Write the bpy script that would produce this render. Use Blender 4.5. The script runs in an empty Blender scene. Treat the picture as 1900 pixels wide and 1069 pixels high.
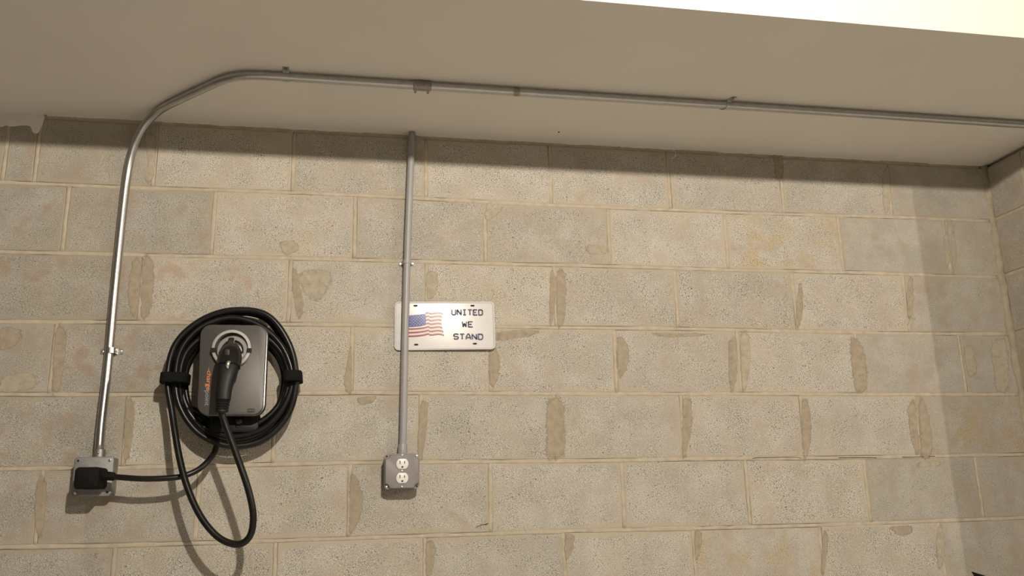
import bpy, math, random
from mathutils import Vector, Matrix

# ------------------------------------------------------------------ camera, world, lights, exposure
scene = bpy.context.scene
COL = scene.collection
YAW, PITCH, ROLL = 0.18723, 0.24326, -0.02324
CAM = Vector((0.20502, -2.53365, 1.51715))
FPX = 1586.056
def cam_axes():
    f = Vector((math.sin(YAW)*math.cos(PITCH), math.cos(YAW)*math.cos(PITCH), math.sin(PITCH)))
    r = Vector((math.cos(YAW), -math.sin(YAW), 0)); u = r.cross(f)
    return (math.cos(ROLL)*r + math.sin(ROLL)*u, -math.sin(ROLL)*r + math.cos(ROLL)*u, f)
RX, UX, FX = cam_axes()
cd = bpy.data.cameras.new('camera'); cam = bpy.data.objects.new('camera', cd); COL.objects.link(cam)
cd.sensor_fit = 'HORIZONTAL'; cd.sensor_width = 36.0; cd.lens = 36.0*FPX/1900.0; cd.clip_start = 0.02
cam.matrix_world = Matrix(((RX.x, UX.x, -FX.x, CAM.x), (RX.y, UX.y, -FX.y, CAM.y), (RX.z, UX.z, -FX.z, CAM.z), (0, 0, 0, 1)))
scene.camera = cam

wd = bpy.data.worlds.new('world'); scene.world = wd; wd.use_nodes = True
wd.node_tree.nodes['Background'].inputs[0].default_value = (1.0, 0.9, 0.78, 1)
wd.node_tree.nodes['Background'].inputs[1].default_value = 0.02

BULB_W = 200.0                      # base watts of the ceiling lamps
BULB_COL = (1.0, 0.915, 0.79)
BULBS = [(0.62, -2.80, 2.893), (4.71, -2.80, 2.893)]   # a row of two ceiling lamps; the far one is cut off by the return wall
BULB_SHARE = (1.68, 1.12)
vs = scene.view_settings
vs.view_transform = 'Standard'; vs.look = 'None'; vs.gamma = 1.0; vs.use_curve_mapping = False
vs.exposure = 0.0
scene.cycles.max_bounces = 6; scene.cycles.diffuse_bounces = 4; scene.cycles.glossy_bounces = 3; scene.cycles.transmission_bounces = 2

ZS = 2.653        # underside of the boxed soffit
YE = -0.812       # room-side edge of the soffit
ZC = 3.03         # main ceiling

# ------------------------------------------------------------------ helpers
def ray(px, py):
    return RX*((px-950.0)/FPX) - UX*((py-534.5)/FPX) + FX
def at(px, py, y=0.0):              # point of the place seen at a photo pixel, at depth y
    d = ray(px, py); return CAM + d*((y-CAM.y)/d.y)
def atz(px, py, z):
    d = ray(px, py); return CAM + d*((z-CAM.z)/d.z)

WORLD = {}
def link(name, data, parent=None, loc=(0, 0, 0)):
    o = bpy.data.objects.new(name, data); COL.objects.link(o)
    loc = Vector(loc); WORLD[o.name] = loc
    if parent is not None:
        o.parent = parent; o.location = loc - WORLD[parent.name]
    else:
        o.location = loc
    return o
def mk(name, vf, mat, parent=None, smooth=False, autos=None):
    v, f = vf
    v = [Vector(p) for p in v]
    lo = [min(p[i] for p in v) for i in range(3)]; hi = [max(p[i] for p in v) for i in range(3)]
    c = Vector(((lo[0]+hi[0])/2, (lo[1]+hi[1])/2, lo[2]))
    me = bpy.data.meshes.new(name); me.from_pydata([tuple(p-c) for p in v], [], f)
    import bmesh
    bm = bmesh.new(); bm.from_mesh(me); bmesh.ops.recalc_face_normals(bm, faces=bm.faces); bm.to_mesh(me); bm.free()
    me.materials.append(mat)
    if smooth:
        for p in me.polygons: p.use_smooth = True
        if autos:
            me.set_sharp_from_angle(angle=math.radians(autos))
    return link(name, me, parent, c)
def thing(name, label, cat, loc, group=None):
    o = link(name, None, None, loc); o.empty_display_size = 0.05
    o['label'] = label; o['category'] = cat
    if group: o['group'] = group
    return o
def tag(o, label, cat=None, group=None):
    o['label'] = label
    if cat: o['category'] = cat
    if group: o['group'] = group
    return o
def struct(o): o['kind'] = 'structure'; return o

def merge(*parts):
    v, f = [], []
    for pv, pf in parts:
        n = len(v); v += [Vector(p) for p in pv]; f += [tuple(i+n for i in q) for q in pf]
    return v, f
def box(x0, x1, y0, y1, z0, z1):
    v = [(x0,y0,z0),(x1,y0,z0),(x1,y1,z0),(x0,y1,z0),(x0,y0,z1),(x1,y0,z1),(x1,y1,z1),(x0,y1,z1)]
    return v, [(0,1,2,3),(4,5,6,7),(0,1,5,4),(1,2,6,5),(2,3,7,6),(3,0,4,7)]
def loft(rings, closed=False, caps=True):
    v, f = [], []; n = len(rings[0])
    for r in rings: v += [Vector(p) for p in r]
    m = len(rings)
    for i in range(m if closed else m-1):
        a = i*n; b = ((i+1) % m)*n
        for j in range(n):
            k = (j+1) % n; f.append((a+j, a+k, b+k, b+j))
    if caps and not closed:
        f.append(tuple(range(n))); f.append(tuple((m-1)*n+j for j in range(n)))
    return v, f
def catmull(pts, sub=8, closed=False):
    P = [Vector(p) for p in pts]; n = len(P); out = []
    seg = n if closed else n-1
    for i in range(seg):
        if closed: p0, p1, p2, p3 = P[i-1], P[i], P[(i+1) % n], P[(i+2) % n]
        else: p0, p1, p2, p3 = P[max(i-1, 0)], P[i], P[i+1], P[min(i+2, n-1)]
        for k in range(sub):
            t = k/sub
            out.append(0.5*((2*p1) + (p2-p0)*t + (2*p0-5*p1+4*p2-p3)*t*t + (3*p1-p0-3*p2+p3)*t**3))
    if not closed: out.append(P[-1])
    return out
def tube(pts, r, n=14, closed=False, caps=True):
    P = [Vector(p) for p in pts]; m = len(P); rings = []
    rr = r if isinstance(r, (list, tuple)) else [r]*m
    T = []
    for i in range(m):
        if closed: t = P[(i+1) % m]-P[i-1]
        else: t = P[min(i+1, m-1)]-P[max(i-1, 0)]
        T.append(t.normalized())
    nrm = T[0].orthogonal().normalized()
    for i in range(m):
        nrm = (nrm - T[i]*nrm.dot(T[i])).normalized(); b = T[i].cross(nrm)
        rings.append([P[i]+(nrm*math.cos(2*math.pi*j/n)+b*math.sin(2*math.pi*j/n))*rr[i] for j in range(n)])
    return loft(rings, closed, caps)
def rod(a, b, r, n=14, bev=0.0):
    a = Vector(a); b = Vector(b)
    if bev:
        d = (b-a).normalized()
        return tube([a, a+d*bev, b-d*bev, b], [r-bev, r, r, r-bev], n)
    return tube([a, b], r, n)
def rrect(cx, cz, w, h, r, seg=6):
    out = []
    for (sx, sz, a0) in ((1, 1, 0), (-1, 1, 90), (-1, -1, 180), (1, -1, 270)):
        for k in range(seg+1):
            a = math.radians(a0+90*k/seg)
            out.append((cx+sx*(w/2-r)+r*math.cos(a), cz+sz*(h/2-r)+r*math.sin(a)))
    return out
def inset2(pl, d):
    n = len(pl); out = []
    for i in range(n):
        a, b, c = pl[i-1], pl[i], pl[(i+1) % n]
        e1 = (b[0]-a[0], b[1]-a[1]); e2 = (c[0]-b[0], c[1]-b[1])
        l1 = math.hypot(*e1) or 1; l2 = math.hypot(*e2) or 1
        nx = -(e1[1]/l1+e2[1]/l2); nz = (e1[0]/l1+e2[0]/l2); l = math.hypot(nx, nz) or 1
        out.append((b[0]+nx/l*d, b[1]+nz/l*d))
    return out
def prism(pl, yb, yf, bev=0.0, fn=None):     # outline in x,z (counter-clockwise), front at yf < yb
    rings = [[(x, yb, z) for x, z in pl]]
    if bev:
        ins = inset2(pl, bev*0.35); ins2 = inset2(pl, bev)
        rings += [[(x, yf+bev, z) for x, z in pl], [(x, yf+bev*0.3, z) for x, z in ins], [(x, yf, z) for x, z in ins2]]
    else:
        rings.append([(x, yf, z) for x, z in pl])
    if fn: rings = [[fn(Vector(p)) for p in r] for r in rings]
    return loft(rings)
def circle(cx, cz, r, n=24, a0=0.0):
    return [(cx+r*math.cos(a0+2*math.pi*k/n), cz+r*math.sin(a0+2*math.pi*k/n)) for k in range(n)]
def screw(x, y, z, r, t=0.002, n=12):        # pan-head screw facing the room with a slot cut by a dark bar
    return prism(circle(x, z, r, n), y, y-t, t*0.6)
def shift(vf, fn): return [fn(Vector(p)) for p in vf[0]], vf[1]

# ------------------------------------------------------------------ materials
def mat(name): 
    m = bpy.data.materials.new(name); m.use_nodes = True
    return m, m.node_tree, m.node_tree.nodes['Principled BSDF']
def N(nt, t, **kw):
    n = nt.nodes.new(t)
    for k, v in kw.items(): setattr(n, k, v)
    return n
def plain(name, col, rough=0.5, metal=0.0, var=0.06, scale=60.0, bump=0.0, spec=0.5, rvar=0.0, stretch=None):
    m, nt, b = mat(name)
    geo = N(nt, 'ShaderNodeNewGeometry'); src = geo.outputs['Position']
    if stretch:
        mp = N(nt, 'ShaderNodeVectorMath', operation='MULTIPLY'); mp.inputs[1].default_value = stretch
        nt.links.new(src, mp.inputs[0]); src = mp.outputs[0]
    no = N(nt, 'ShaderNodeTexNoise'); no.inputs['Scale'].default_value = scale; no.inputs['Detail'].default_value = 4
    nt.links.new(src, no.inputs['Vector'])
    cr = N(nt, 'ShaderNodeValToRGB')
    cr.color_ramp.elements[0].position = 0.3; cr.color_ramp.elements[1].position = 0.7
    cr.color_ramp.elements[0].color = tuple(c*(1-var) for c in col)+(1,)
    cr.color_ramp.elements[1].color = tuple(min(1, c*(1+var)) for c in col)+(1,)
    nt.links.new(no.outputs['Fac'], cr.inputs['Fac']); nt.links.new(cr.outputs['Color'], b.inputs['Base Color'])
    b.inputs['Roughness'].default_value = rough; b.inputs['Metallic'].default_value = metal
    b.inputs['Specular IOR Level'].default_value = spec
    if rvar:
        mr = N(nt, 'ShaderNodeMapRange'); mr.inputs['To Min'].default_value = rough-rvar; mr.inputs['To Max'].default_value = rough+rvar
        nt.links.new(no.outputs['Fac'], mr.inputs['Value']); nt.links.new(mr.outputs['Result'], b.inputs['Roughness'])
    if bump:
        bp = N(nt, 'ShaderNodeBump'); bp.inputs['Strength'].default_value = bump; bp.inputs['Distance'].default_value = 0.001
        nt.links.new(no.outputs['Fac'], bp.inputs['Height']); nt.links.new(bp.outputs['Normal'], b.inputs['Normal'])
    return m

def block_material():
    m, nt, b = mat('concrete_block'); L = nt.links.new
    geo = N(nt, 'ShaderNodeNewGeometry'); P = geo.outputs['Position']
    def attr(n):
        a = N(nt, 'ShaderNodeAttribute', attribute_type='OBJECT', attribute_name=n); return a
    def noise(scale, det=3.0, rough=0.5, vec=None, dist=0.0):
        n = N(nt, 'ShaderNodeTexNoise'); n.inputs['Scale'].default_value = scale; n.inputs['Detail'].default_value = det
        n.inputs['Roughness'].default_value = rough; n.inputs['Distortion'].default_value = dist
        L(vec if vec is not None else P, n.inputs['Vector']); return n.outputs['Fac']
    def mrange(v, a, c, lo=0.0, hi=1.0):
        r = N(nt, 'ShaderNodeMapRange', interpolation_type='SMOOTHSTEP'); r.inputs['From Min'].default_value = a; r.inputs['From Max'].default_value = c
        r.inputs['To Min'].default_value = lo; r.inputs['To Max'].default_value = hi; L(v, r.inputs['Value']); return r.outputs['Result']
    def math_(op, a, c):
        n = N(nt, 'ShaderNodeMath', operation=op)
        for i, x in enumerate((a, c)):
            if isinstance(x, (int, float)): n.inputs[i].default_value = x
            else: L(x, n.inputs[i])
        return n.outputs[0]
    def mix(fac, a, c, mode='MIX'):
        n = N(nt, 'ShaderNodeMix', data_type='RGBA', blend_type=mode)
        if isinstance(fac, (int, float)): n.inputs[0].default_value = fac
        else: L(fac, n.inputs[0])
        for i, x in ((6, a), (7, c)):
            if isinstance(x, tuple): n.inputs[i].default_value = x+(1,)
            else: L(x, n.inputs[i])
        return n.outputs[2]
    # squash so that the grain is a little longer sideways than tall
    sq = N(nt, 'ShaderNodeVectorMath', operation='MULTIPLY'); sq.inputs[1].default_value = (1.0, 1.0, 1.25); L(P, sq.inputs[0]); S = sq.outputs[0]
    grain = noise(330.0, 2.0, 0.6, S)
    fine = noise(640.0, 1.0, 0.6, S)
    pit = noise(200.0, 2.0, 0.6, S, 0.8)
    tone = noise(9.0, 4.0, 0.6)
    blot = noise(4.3, 4.0, 0.55)
    film = noise(14.0, 4.0, 0.6)
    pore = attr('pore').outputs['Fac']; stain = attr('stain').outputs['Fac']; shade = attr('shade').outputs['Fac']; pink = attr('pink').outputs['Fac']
    base = mix(mrange(tone, 0.3, 0.7), (0.330, 0.303, 0.258), (0.425, 0.392, 0.340))
    base = mix(math_('MULTIPLY', mrange(blot, 0.42, 0.62), 0.35), base, (0.38, 0.325, 0.245))
    base = mix(math_('MULTIPLY', mrange(film, 0.50, 0.66), pink), base, (0.350, 0.272, 0.208))
    yel = noise(11.0, 4.0, 0.6)
    base = mix(math_('MULTIPLY', mrange(yel, 0.44, 0.66), stain), base, (0.375, 0.292, 0.175))
    # pale grains and open pores with their shadow painted in dark, less of both where a cement film covers the face
    rim = N(nt, 'ShaderNodeAttribute', attribute_type='GEOMETRY', attribute_name='rim').outputs['Fac']
    rn = noise(38.0, 4.0, 0.65); rn2 = noise(6.0, 2.0, 0.5)
    edge = mrange(math_('ADD', math_('MULTIPLY', rim, 0.55), math_('ADD', math_('MULTIPLY', rn, 0.50), math_('MULTIPLY', rn2, 0.90))), 1.08, 1.24)
    base = mix(math_('MULTIPLY', edge, 0.75), base, (0.385, 0.330, 0.248))
    bare = math_('MULTIPLY', mrange(film, 0.62, 0.42, 0.35, 1.0), pore)
    bare = math_('MULTIPLY', bare, mrange(edge, 0.0, 1.0, 1.0, 0.25))
    light = math_('MULTIPLY', mrange(grain, 0.50, 0.64), math_('MULTIPLY', bare, 0.85))
    base = mix(light, base, (0.68, 0.632, 0.55))
    dark = math_('MAXIMUM', mrange(pit, 0.40, 0.34), mrange(fine, 0.42, 0.30, 0.0, 0.8))
    dark = math_('MAXIMUM', dark, mrange(grain, 0.45, 0.36, 0.0, 0.8))
    base = mix(math_('MULTIPLY', dark, bare), base, (0.090, 0.077, 0.060))
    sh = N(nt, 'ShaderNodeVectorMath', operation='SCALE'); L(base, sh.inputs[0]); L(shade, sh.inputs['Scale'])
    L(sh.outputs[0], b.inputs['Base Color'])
    b.inputs['Roughness'].default_value = 0.92; b.inputs['Specular IOR Level'].default_value = 0.2
    hgt = math_('ADD', math_('MULTIPLY', grain, 0.6), math_('MULTIPLY', pit, 0.7))
    bp = N(nt, 'ShaderNodeBump'); bp.inputs['Distance'].default_value = 0.0022
    L(math_('MULTIPLY', bare, 0.75), bp.inputs['Strength']); L(hgt, bp.inputs['Height']); L(bp.outputs['Normal'], b.inputs['Normal'])
    return m

M = {}
M['block'] = block_material()
M['mortar'] = plain('mortar', (0.400, 0.343, 0.266), 0.95, 0, 0.13, 35, 0.5, 0.2)
M['smear'] = plain('mortar_smear', (0.350, 0.290, 0.212), 0.95, 0, 0.16, 55, 0.35, 0.2)
M['smear_pale'] = plain('mortar_smear_pale', (0.395, 0.345, 0.262), 0.95, 0, 0.14, 55, 0.35, 0.2)
for k_ in ('smear', 'smear_pale'):       # the wiped edge thins out to nothing
    nt_ = M[k_].node_tree; bs_ = nt_.nodes['Principled BSDF']; out_ = nt_.nodes['Material Output']
    at_n = N(nt_, 'ShaderNodeAttribute', attribute_type='GEOMETRY', attribute_name='rim'); g_ = N(nt_, 'ShaderNodeNewGeometry')
    no_ = N(nt_, 'ShaderNodeTexNoise'); no_.inputs['Scale'].default_value = 75; no_.inputs['Detail'].default_value = 4
    nt_.links.new(g_.outputs['Position'], no_.inputs['Vector'])
    ad_ = N(nt_, 'ShaderNodeMath', operation='MULTIPLY_ADD'); ad_.inputs[1].default_value = 0.55
    nt_.links.new(at_n.outputs['Fac'], ad_.inputs[0]); nt_.links.new(no_.outputs['Fac'], ad_.inputs[2])
    mr_ = N(nt_, 'ShaderNodeMapRange', interpolation_type='SMOOTHSTEP'); mr_.inputs['From Min'].default_value = 0.98; mr_.inputs['From Max'].default_value = 0.56; mr_.inputs['To Max'].default_value = 0.85
    nt_.links.new(ad_.outputs[0], mr_.inputs['Value']); nt_.links.new(mr_.outputs['Result'], bs_.inputs['Alpha'])
M['soffit'] = plain('soffit_paint', (0.70, 0.665, 0.61), 0.75, 0, 0.02, 4, 0.0, 0.3)
M['corner'] = plain('corner_mortar', (0.300, 0.257, 0.185), 0.95, 0, 0.16, 30, 0.3, 0.2)
M['white'] = plain('white_paint', (0.78, 0.76, 0.73), 0.7, 0, 0.03, 30, 0.1, 0.3)
M['patch'] = plain('patch_plaster', (0.66, 0.63, 0.60), 0.85, 0, 0.05, 40, 0.3, 0.2)
M['room'] = plain('room_wall_paint', (0.22, 0.208, 0.187), 0.85, 0, 0.04, 3)
M['room_dark'] = plain('dark_wall_paint', (0.10, 0.095, 0.088), 0.85, 0, 0.04, 3)
M['floor'] = plain('floor_concrete', (0.60, 0.565, 0.515), 0.8, 0, 0.12, 5, 0.1)
M['emt'] = plain('galvanised_tube', (0.47, 0.46, 0.455), 0.33, 1.0, 0.06, 45, 0.0, 0.5, 0.05, (1, 1, 0.15))
M['galv'] = plain('galvanised_sheet', (0.21, 0.205, 0.20), 0.5, 0.35, 0.12, 90, 0.05, 0.5, 0.08)
M['coupling'] = plain('dull_zinc', (0.30, 0.28, 0.26), 0.5, 0.8, 0.18, 120, 0.1)
M['screw'] = plain('bright_screw', (0.80, 0.77, 0.70), 0.28, 1.0, 0.05, 200)
M['pvc'] = plain('grey_conduit_plastic', (0.275, 0.262, 0.258), 0.42, 0, 0.04, 30, 0.0, 0.5)
M['cover'] = plain('grey_painted_steel', (0.215, 0.196, 0.190), 0.45, 0.0, 0.03, 60, 0.05, 0.2)
M['recept'] = plain('white_receptacle', (0.66, 0.63, 0.60), 0.35, 0, 0.01, 40, 0, 0.3)
M['hole'] = plain('dark_slot', (0.012, 0.011, 0.010), 0.9, 0, 0.0)
M['plate'] = plain('plate_white', (0.55, 0.525, 0.51), 0.16, 0, 0.02, 30, 0, 0.07)
M['navy'] = plain('navy_ink', (0.030, 0.025, 0.085), 0.25, 0, 0.3, 260)
M['blue'] = plain('flag_blue', (0.020, 0.026, 0.20), 0.2, 0, 0.1, 200, 0, 0.05)
M['red'] = plain('flag_red', (0.24, 0.025, 0.032), 0.2, 0, 0.1, 200, 0, 0.05)
M['pinkstripe'] = plain('flag_pale_stripe', (0.55, 0.47, 0.44), 0.2, 0, 0.03, 200, 0, 0.05)
M['starwhite'] = plain('flag_star', (0.5, 0.5, 0.52), 0.2, 0, 0.02, 60, 0, 0.05)
M['rubber'] = plain('black_cable', (0.0065, 0.006, 0.0055), 0.33, 0, 0.15, 80, 0.0, 0.32, 0.05)
M['velcro'] = plain('black_velcro', (0.009, 0.009, 0.009), 0.95, 0, 0.3, 700, 0.6, 0.1)
M['plugblack'] = plain('plug_black', (0.0045, 0.004, 0.0035), 0.75, 0, 0.2, 300, 0.1, 0.15)
M['gun'] = plain('connector_black', (0.006, 0.0055, 0.005), 0.24, 0, 0.15, 100, 0.0, 0.5)
M['gunmat'] = plain('connector_grip', (0.0065, 0.006, 0.0055), 0.5, 0, 0.15, 400, 0.1, 0.28)
M['face'] = plain('charger_face', (0.088, 0.081, 0.075), 0.5, 0.6, 0.04, 500, 0.0, 0.5, 0.03)
M['body'] = plain('charger_body', (0.008, 0.008, 0.008), 0.5, 0, 0.1, 100, 0, 0.2)
M['bezel'] = plain('charger_bezel', (0.20, 0.19, 0.18), 0.22, 0.9, 0.05, 100)
M['ring'] = plain('brushed_ring', (0.50, 0.48, 0.46), 0.30, 1.0, 0.08, 300)
M['ringin'] = plain('holster_grey', (0.20, 0.19, 0.185), 0.4, 0.6, 0.05, 200)
M['orange'] = plain('logo_orange', (0.62, 0.20, 0.025), 0.5, 0, 0.05)
M['lilac'] = plain('logo_grey_blue', (0.22, 0.23, 0.30), 0.5, 0, 0.05)
M['hook'] = plain('white_plastic', (0.82, 0.80, 0.76), 0.4, 0, 0.02)
M['shade'] = plain('dark_enamel', (0.05, 0.06, 0.05), 0.5, 0, 0.05)
M['porcelain'] = plain('porcelain', (0.8, 0.79, 0.76), 0.3, 0, 0.02)
mb_, nt_, b_ = mat('lit_bulb')
b_.inputs['Emission Color'].default_value = BULB_COL+(1,); b_.inputs['Base Color'].default_value = (0.9, 0.9, 0.9, 1)
BR = 0.031
b_.inputs['Emission Strength'].default_value = BULB_W/(math.pi*4*math.pi*BR*BR)
M['bulb'] = mb_
mb2 = mb_.copy(); mb2.name = 'lit_bulb_weaker'
for k, m_ in enumerate((mb_, mb2)):
    m_.node_tree.nodes['Principled BSDF'].inputs['Emission Strength'].default_value = BULB_SHARE[k]*BULB_W/(math.pi*4*math.pi*BR*BR)

# ------------------------------------------------------------------ room shell
XL, XR, YR = -2.6, 6.4, -5.6
floor = struct(mk('floor', box(XL, XR, YR, 0.2, -0.1, 0.0), M['floor']))
soff = struct(mk('ceiling', box(XL, XR, YE, 0.0, ZS, ZC+0.02), M['soffit']))
tag(soff, 'dropped soffit boxed along the top of the block wall')
struct(mk('ceiling_upper', box(XL, XR, YR, YE, ZC, ZC+0.1), M['room']))
struct(mk('wall_left', box(XL-0.1, XL, YR, 0.2, 0, ZC), M['room_dark']))
struct(mk('wall_far_right', box(XR, XR+0.1, YR, 0.2, 0, ZC), M['room_dark']))
struct(mk('wall_rear', box(XL, XR, YR-0.1, YR, 0, ZC), M['room']))

# ------------------------------------------------------------------ block wall
JH = 0.2032; G = 0.0108
bedpx = [
 [(0,338),(240,348),(546,357),(760,367),(1020,381),(1240,389),(1400,396),(1640,402),(1815,409)],
 [(0,467),(250,473),(660,482),(900,489),(1130,494),(1345,501),(1560,505),(1760,512),(1850,514)],
 [(0,597),(260,598),(530,602),(1030,608),(1250,610),(1475,615),(1680,619),(1850,620)],
 [(0,732),(240,733),(650,729),(1140,731),(1375,731),(1600,732),(1800,732)],
 [(70,870),(230,868),(650,859),(1000,856),(1150,855),(1270,852),(1490,850),(1600,850),(1800,845)],
 [(0,1016),(210,1013),(510,1004),(790,995),(1050,986),(1280,981),(1520,975),(1745,967),(1880,962)]]
beds = []
for pl in bedpx:
    q = [at(*p) for p in pl]; beds.append(([p.x for p in q], [p.z for p in q]))
def zbed(i, x):                     # height of the i-th bed joint below the soffit (1 = topmost)
    if i == 0: return ZS-0.0075
    if i > 6: return zbed(6, x)-JH*(i-6)
    xs, zs = beds[i-1]
    if x <= xs[0]: return zs[0]
    if x >= xs[-1]: return zs[-1]
    for k in range(len(xs)-1):
        if xs[k] <= x <= xs[k+1]:
            t = (x-xs[k])/(xs[k+1]-xs[k]); return zs[k]*(1-t)+zs[k+1]*t
headpx = {1: [(8,300),(67,300),(285,320),(543,330),(790,335),(1022,345),(1242,350),(1452,360),(1652,370)],
 2: [(122,400),(395,420),(658,430),(900,440),(1130,440),(1348,450),(1560,455),(1758,460)],
 3: [(262,540),(537,540),(792,550),(1030,550),(1255,560),(1475,565),(1682,570)],
 4: [(98,665),(385,668),(652,670),(910,670),(1142,670),(1372,675),(1592,675),(1787,680)],
 5: [(233,800),(508,800),(780,795),(1030,790),(1267,790),(1490,790),(1703,790)],
 6: [(72,940),(366,935),(648,930),(910,930),(1156,920),(1388,920),(1610,915),(1818,905)],
 7: [(210,1050),(510,1045),(788,1040),(1047,1030),(1289,1030),(1525,1020),(1747,1015)]}
XC = 2.432                         # inside corner with the return wall
rng = random.Random(7)
heads = {}
for r in range(1, 14):
    if r in headpx: xs = [at(*p).x for p in headpx[r]]
    else: xs = [v+rng.uniform(-.006, .006) for v in heads[r-2]]
    if r in headpx:
        while xs[0] > XL+0.45: xs.insert(0, xs[0]-0.4064)
        if XC-xs[-1] > 0.5: xs.append(xs[-1]+0.4064)
    heads[r] = xs
wall = struct(mk('wall_back', box(XL, XR, 0.0035, 0.2, 0, ZC), M['mortar']))
tag(wall, 'grey concrete block wall with beige mortar joints')
def block(x0, x1, zl0, zl1, zh0, zh1, parent, side=None, props=None):
    # zl/zh: bottom and top heights at x0 and x1; front at y about 0 with worn arrises
    j = lambda s=0.0014: rng.uniform(-s, s)
    fr = rng.uniform(-0.0004, 0.0004); c = 0.003
    def ring(d, y):
        pts = [(x0+d, zl0+d), ((x0+x1)/2, (zl0+zl1)/2+d), (x1-d, zl1+d), (x1-d, (zl1+zh1)/2), (x1-d, zh1-d), ((x0+x1)/2, (zh0+zh1)/2-d), (x0+d, zh0-d), (x0+d, (zl0+zh0)/2)]
        return [(x+j(), y, z+j()) for x, z in pts]
    w_ = min(0.030, (x1-x0)*0.25)
    rings = [ring(0, 0.02), ring(0, fr+0.0012), ring(c, fr), ring(w_, fr)]
    vf = loft(rings)
    if side: vf = shift(vf, side)
    o = mk('concrete_block', vf, M['block'], parent)
    at_ = o.data.attributes.new('rim', 'FLOAT', 'POINT'); at_.data.foreach_set('value', [1.0]*24+[0.0]*8)
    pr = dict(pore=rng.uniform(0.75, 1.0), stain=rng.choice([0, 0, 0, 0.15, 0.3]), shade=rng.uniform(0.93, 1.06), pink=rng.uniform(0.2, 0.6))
    pr.update(props or {})
    for k, v in pr.items(): o[k] = float(v)
    return o
special = {(2, 5): dict(stain=1.0, pore=0.85, pink=.8), (7, 5): dict(stain=0.75, pore=0.55), (3, 0): dict(pink=1.0, pore=0.7, stain=0.25), (3, 1): dict(pink=.9, pore=.75, stain=.3),
           (5, 7): dict(stain=0.8, pore=0.5), (2, 7): dict(stain=0.45)}
for r in range(1, 14):
    e = [XL]+heads[r]+[XC]
    first = len([x for x in e if x < -0.95])      # index of the first block in view
    for i in range(len(e)-1):
        a, b2 = e[i]+G/2, e[i+1]-G/2
        if i == len(e)-2: b2 = XC-0.004
        if b2-a < 0.02: continue
        top0 = zbed(r-1, a)-(G/2 if r > 1 else 0.006); top1 = zbed(r-1, b2)-(G/2 if r > 1 else 0.006)
        lo0 = zbed(r, a)+G/2; lo1 = zbed(r, b2)+G/2
        if r == 13: lo0 = lo1 = 0.002
        pr = {}
        cx = (a+b2)/2
        if cx < -0.35: pr = dict(pink=rng.uniform(.6, 1.0), pore=rng.uniform(.5, .75), shade=rng.uniform(.80, .90))  # browner left blocks, darkened further to paint in the light falloff
        if cx > 2.0: pr = dict(pore=rng.uniform(.35, .55), pink=rng.uniform(.4, .8), shade=rng.uniform(.86, .93))  # smoother, browner right blocks, also darkened in colour to mimic vignetting
        k = (r, i-first)
        if k in special: pr.update(special[k])
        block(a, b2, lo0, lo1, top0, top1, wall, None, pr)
# tooled mortar beads standing a little proud in the joints
def bead(pts, w, horiz):
    rows = []
    for p in pts:
        ww = w*rng.uniform(0.75, 1.2); off = rng.uniform(-0.0007, 0.0007); y = rng.uniform(-0.0008, 0.0004)
        prof = [(-ww, 0.0040), (-ww*0.95, y+0.0010), (-ww*.35, y+0.0003), (ww*.35, y+0.0003), (ww*0.95, y+0.0010), (ww, 0.0040)]
        rows.append([(p[0]+(0 if horiz else s+off), yy, p[1]+(s+off if horiz else 0)) for s, yy in prof])
    return loft(rows)
for i in range(1, 9):
    n = 120; xs = [XL+(XC-XL)*k/n for k in range(n+1)]
    o = mk('mortar_bed_joint', bead([(x, zbed(i, x)) for x in xs], 0.0062, True), M['mortar'], wall, True)
for r in range(1, 9):
    for x in heads[r]:
        if x < -1.2: continue
        z0, z1 = zbed(r, x)+.0045, zbed(r-1, x)-.0045; n = 12; dx = rng.uniform(-.003, .003)
        mk('mortar_head_joint', bead([(x+dx*(k/n-.5), z0+(z1-z0)*k/n) for k in range(n+1)], 0.0060, False), M['mortar'], wall, True)
# smears of mortar wiped over the block edges (outlines in photo pixels)
def smear(px, pale=False, t=0.0004):
    P = [at(*p) for p in px]
    c2 = [(p.x, p.z) for p in P]
    area = sum(c2[i-1][0]*c2[i][1]-c2[i][0]*c2[i-1][1] for i in range(len(c2)))
    if area < 0: c2.reverse()
    cx = sum(p[0] for p in c2)/len(c2); cz = sum(p[1] for p in c2)/len(c2)
    c2 = [(cx+(x-cx)*1.0+math.copysign(.003, x-cx), cz+(z-cz)*1.03) for x, z in c2]
    fine = [(p.x, p.z) for p in catmull([(x, 0, z) for x, z in c2], 5, True)]
    fine = [(x+rng.uniform(-.0016, .0016), z+rng.uniform(-.0016, .0016)) for x, z in fine]
    m_ = len(fine)
    k1 = [(cx+(x-cx)*.62, cz+(z-cz)*.80) for x, z in fine]
    v = [(x, -0.0006, z) for x, z in fine]+[(x, -0.0009, z) for x, z in k1]+[(cx, -0.0009, cz)]
    f = []
    for i in range(m_):
        k = (i+1) % m_; f.append((i, k, m_+k, m_+i)); f.append((m_+i, m_+k, 2*m_))
    o = mk('mortar_smear', (v, f), M['smear_pale'] if pale else M['smear'], wall)
    a_ = o.data.attributes.new('rim', 'FLOAT', 'POINT'); a_.data.foreach_set('value', [1.0]*m_+[0.0]*(m_+1))
    return o
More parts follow.
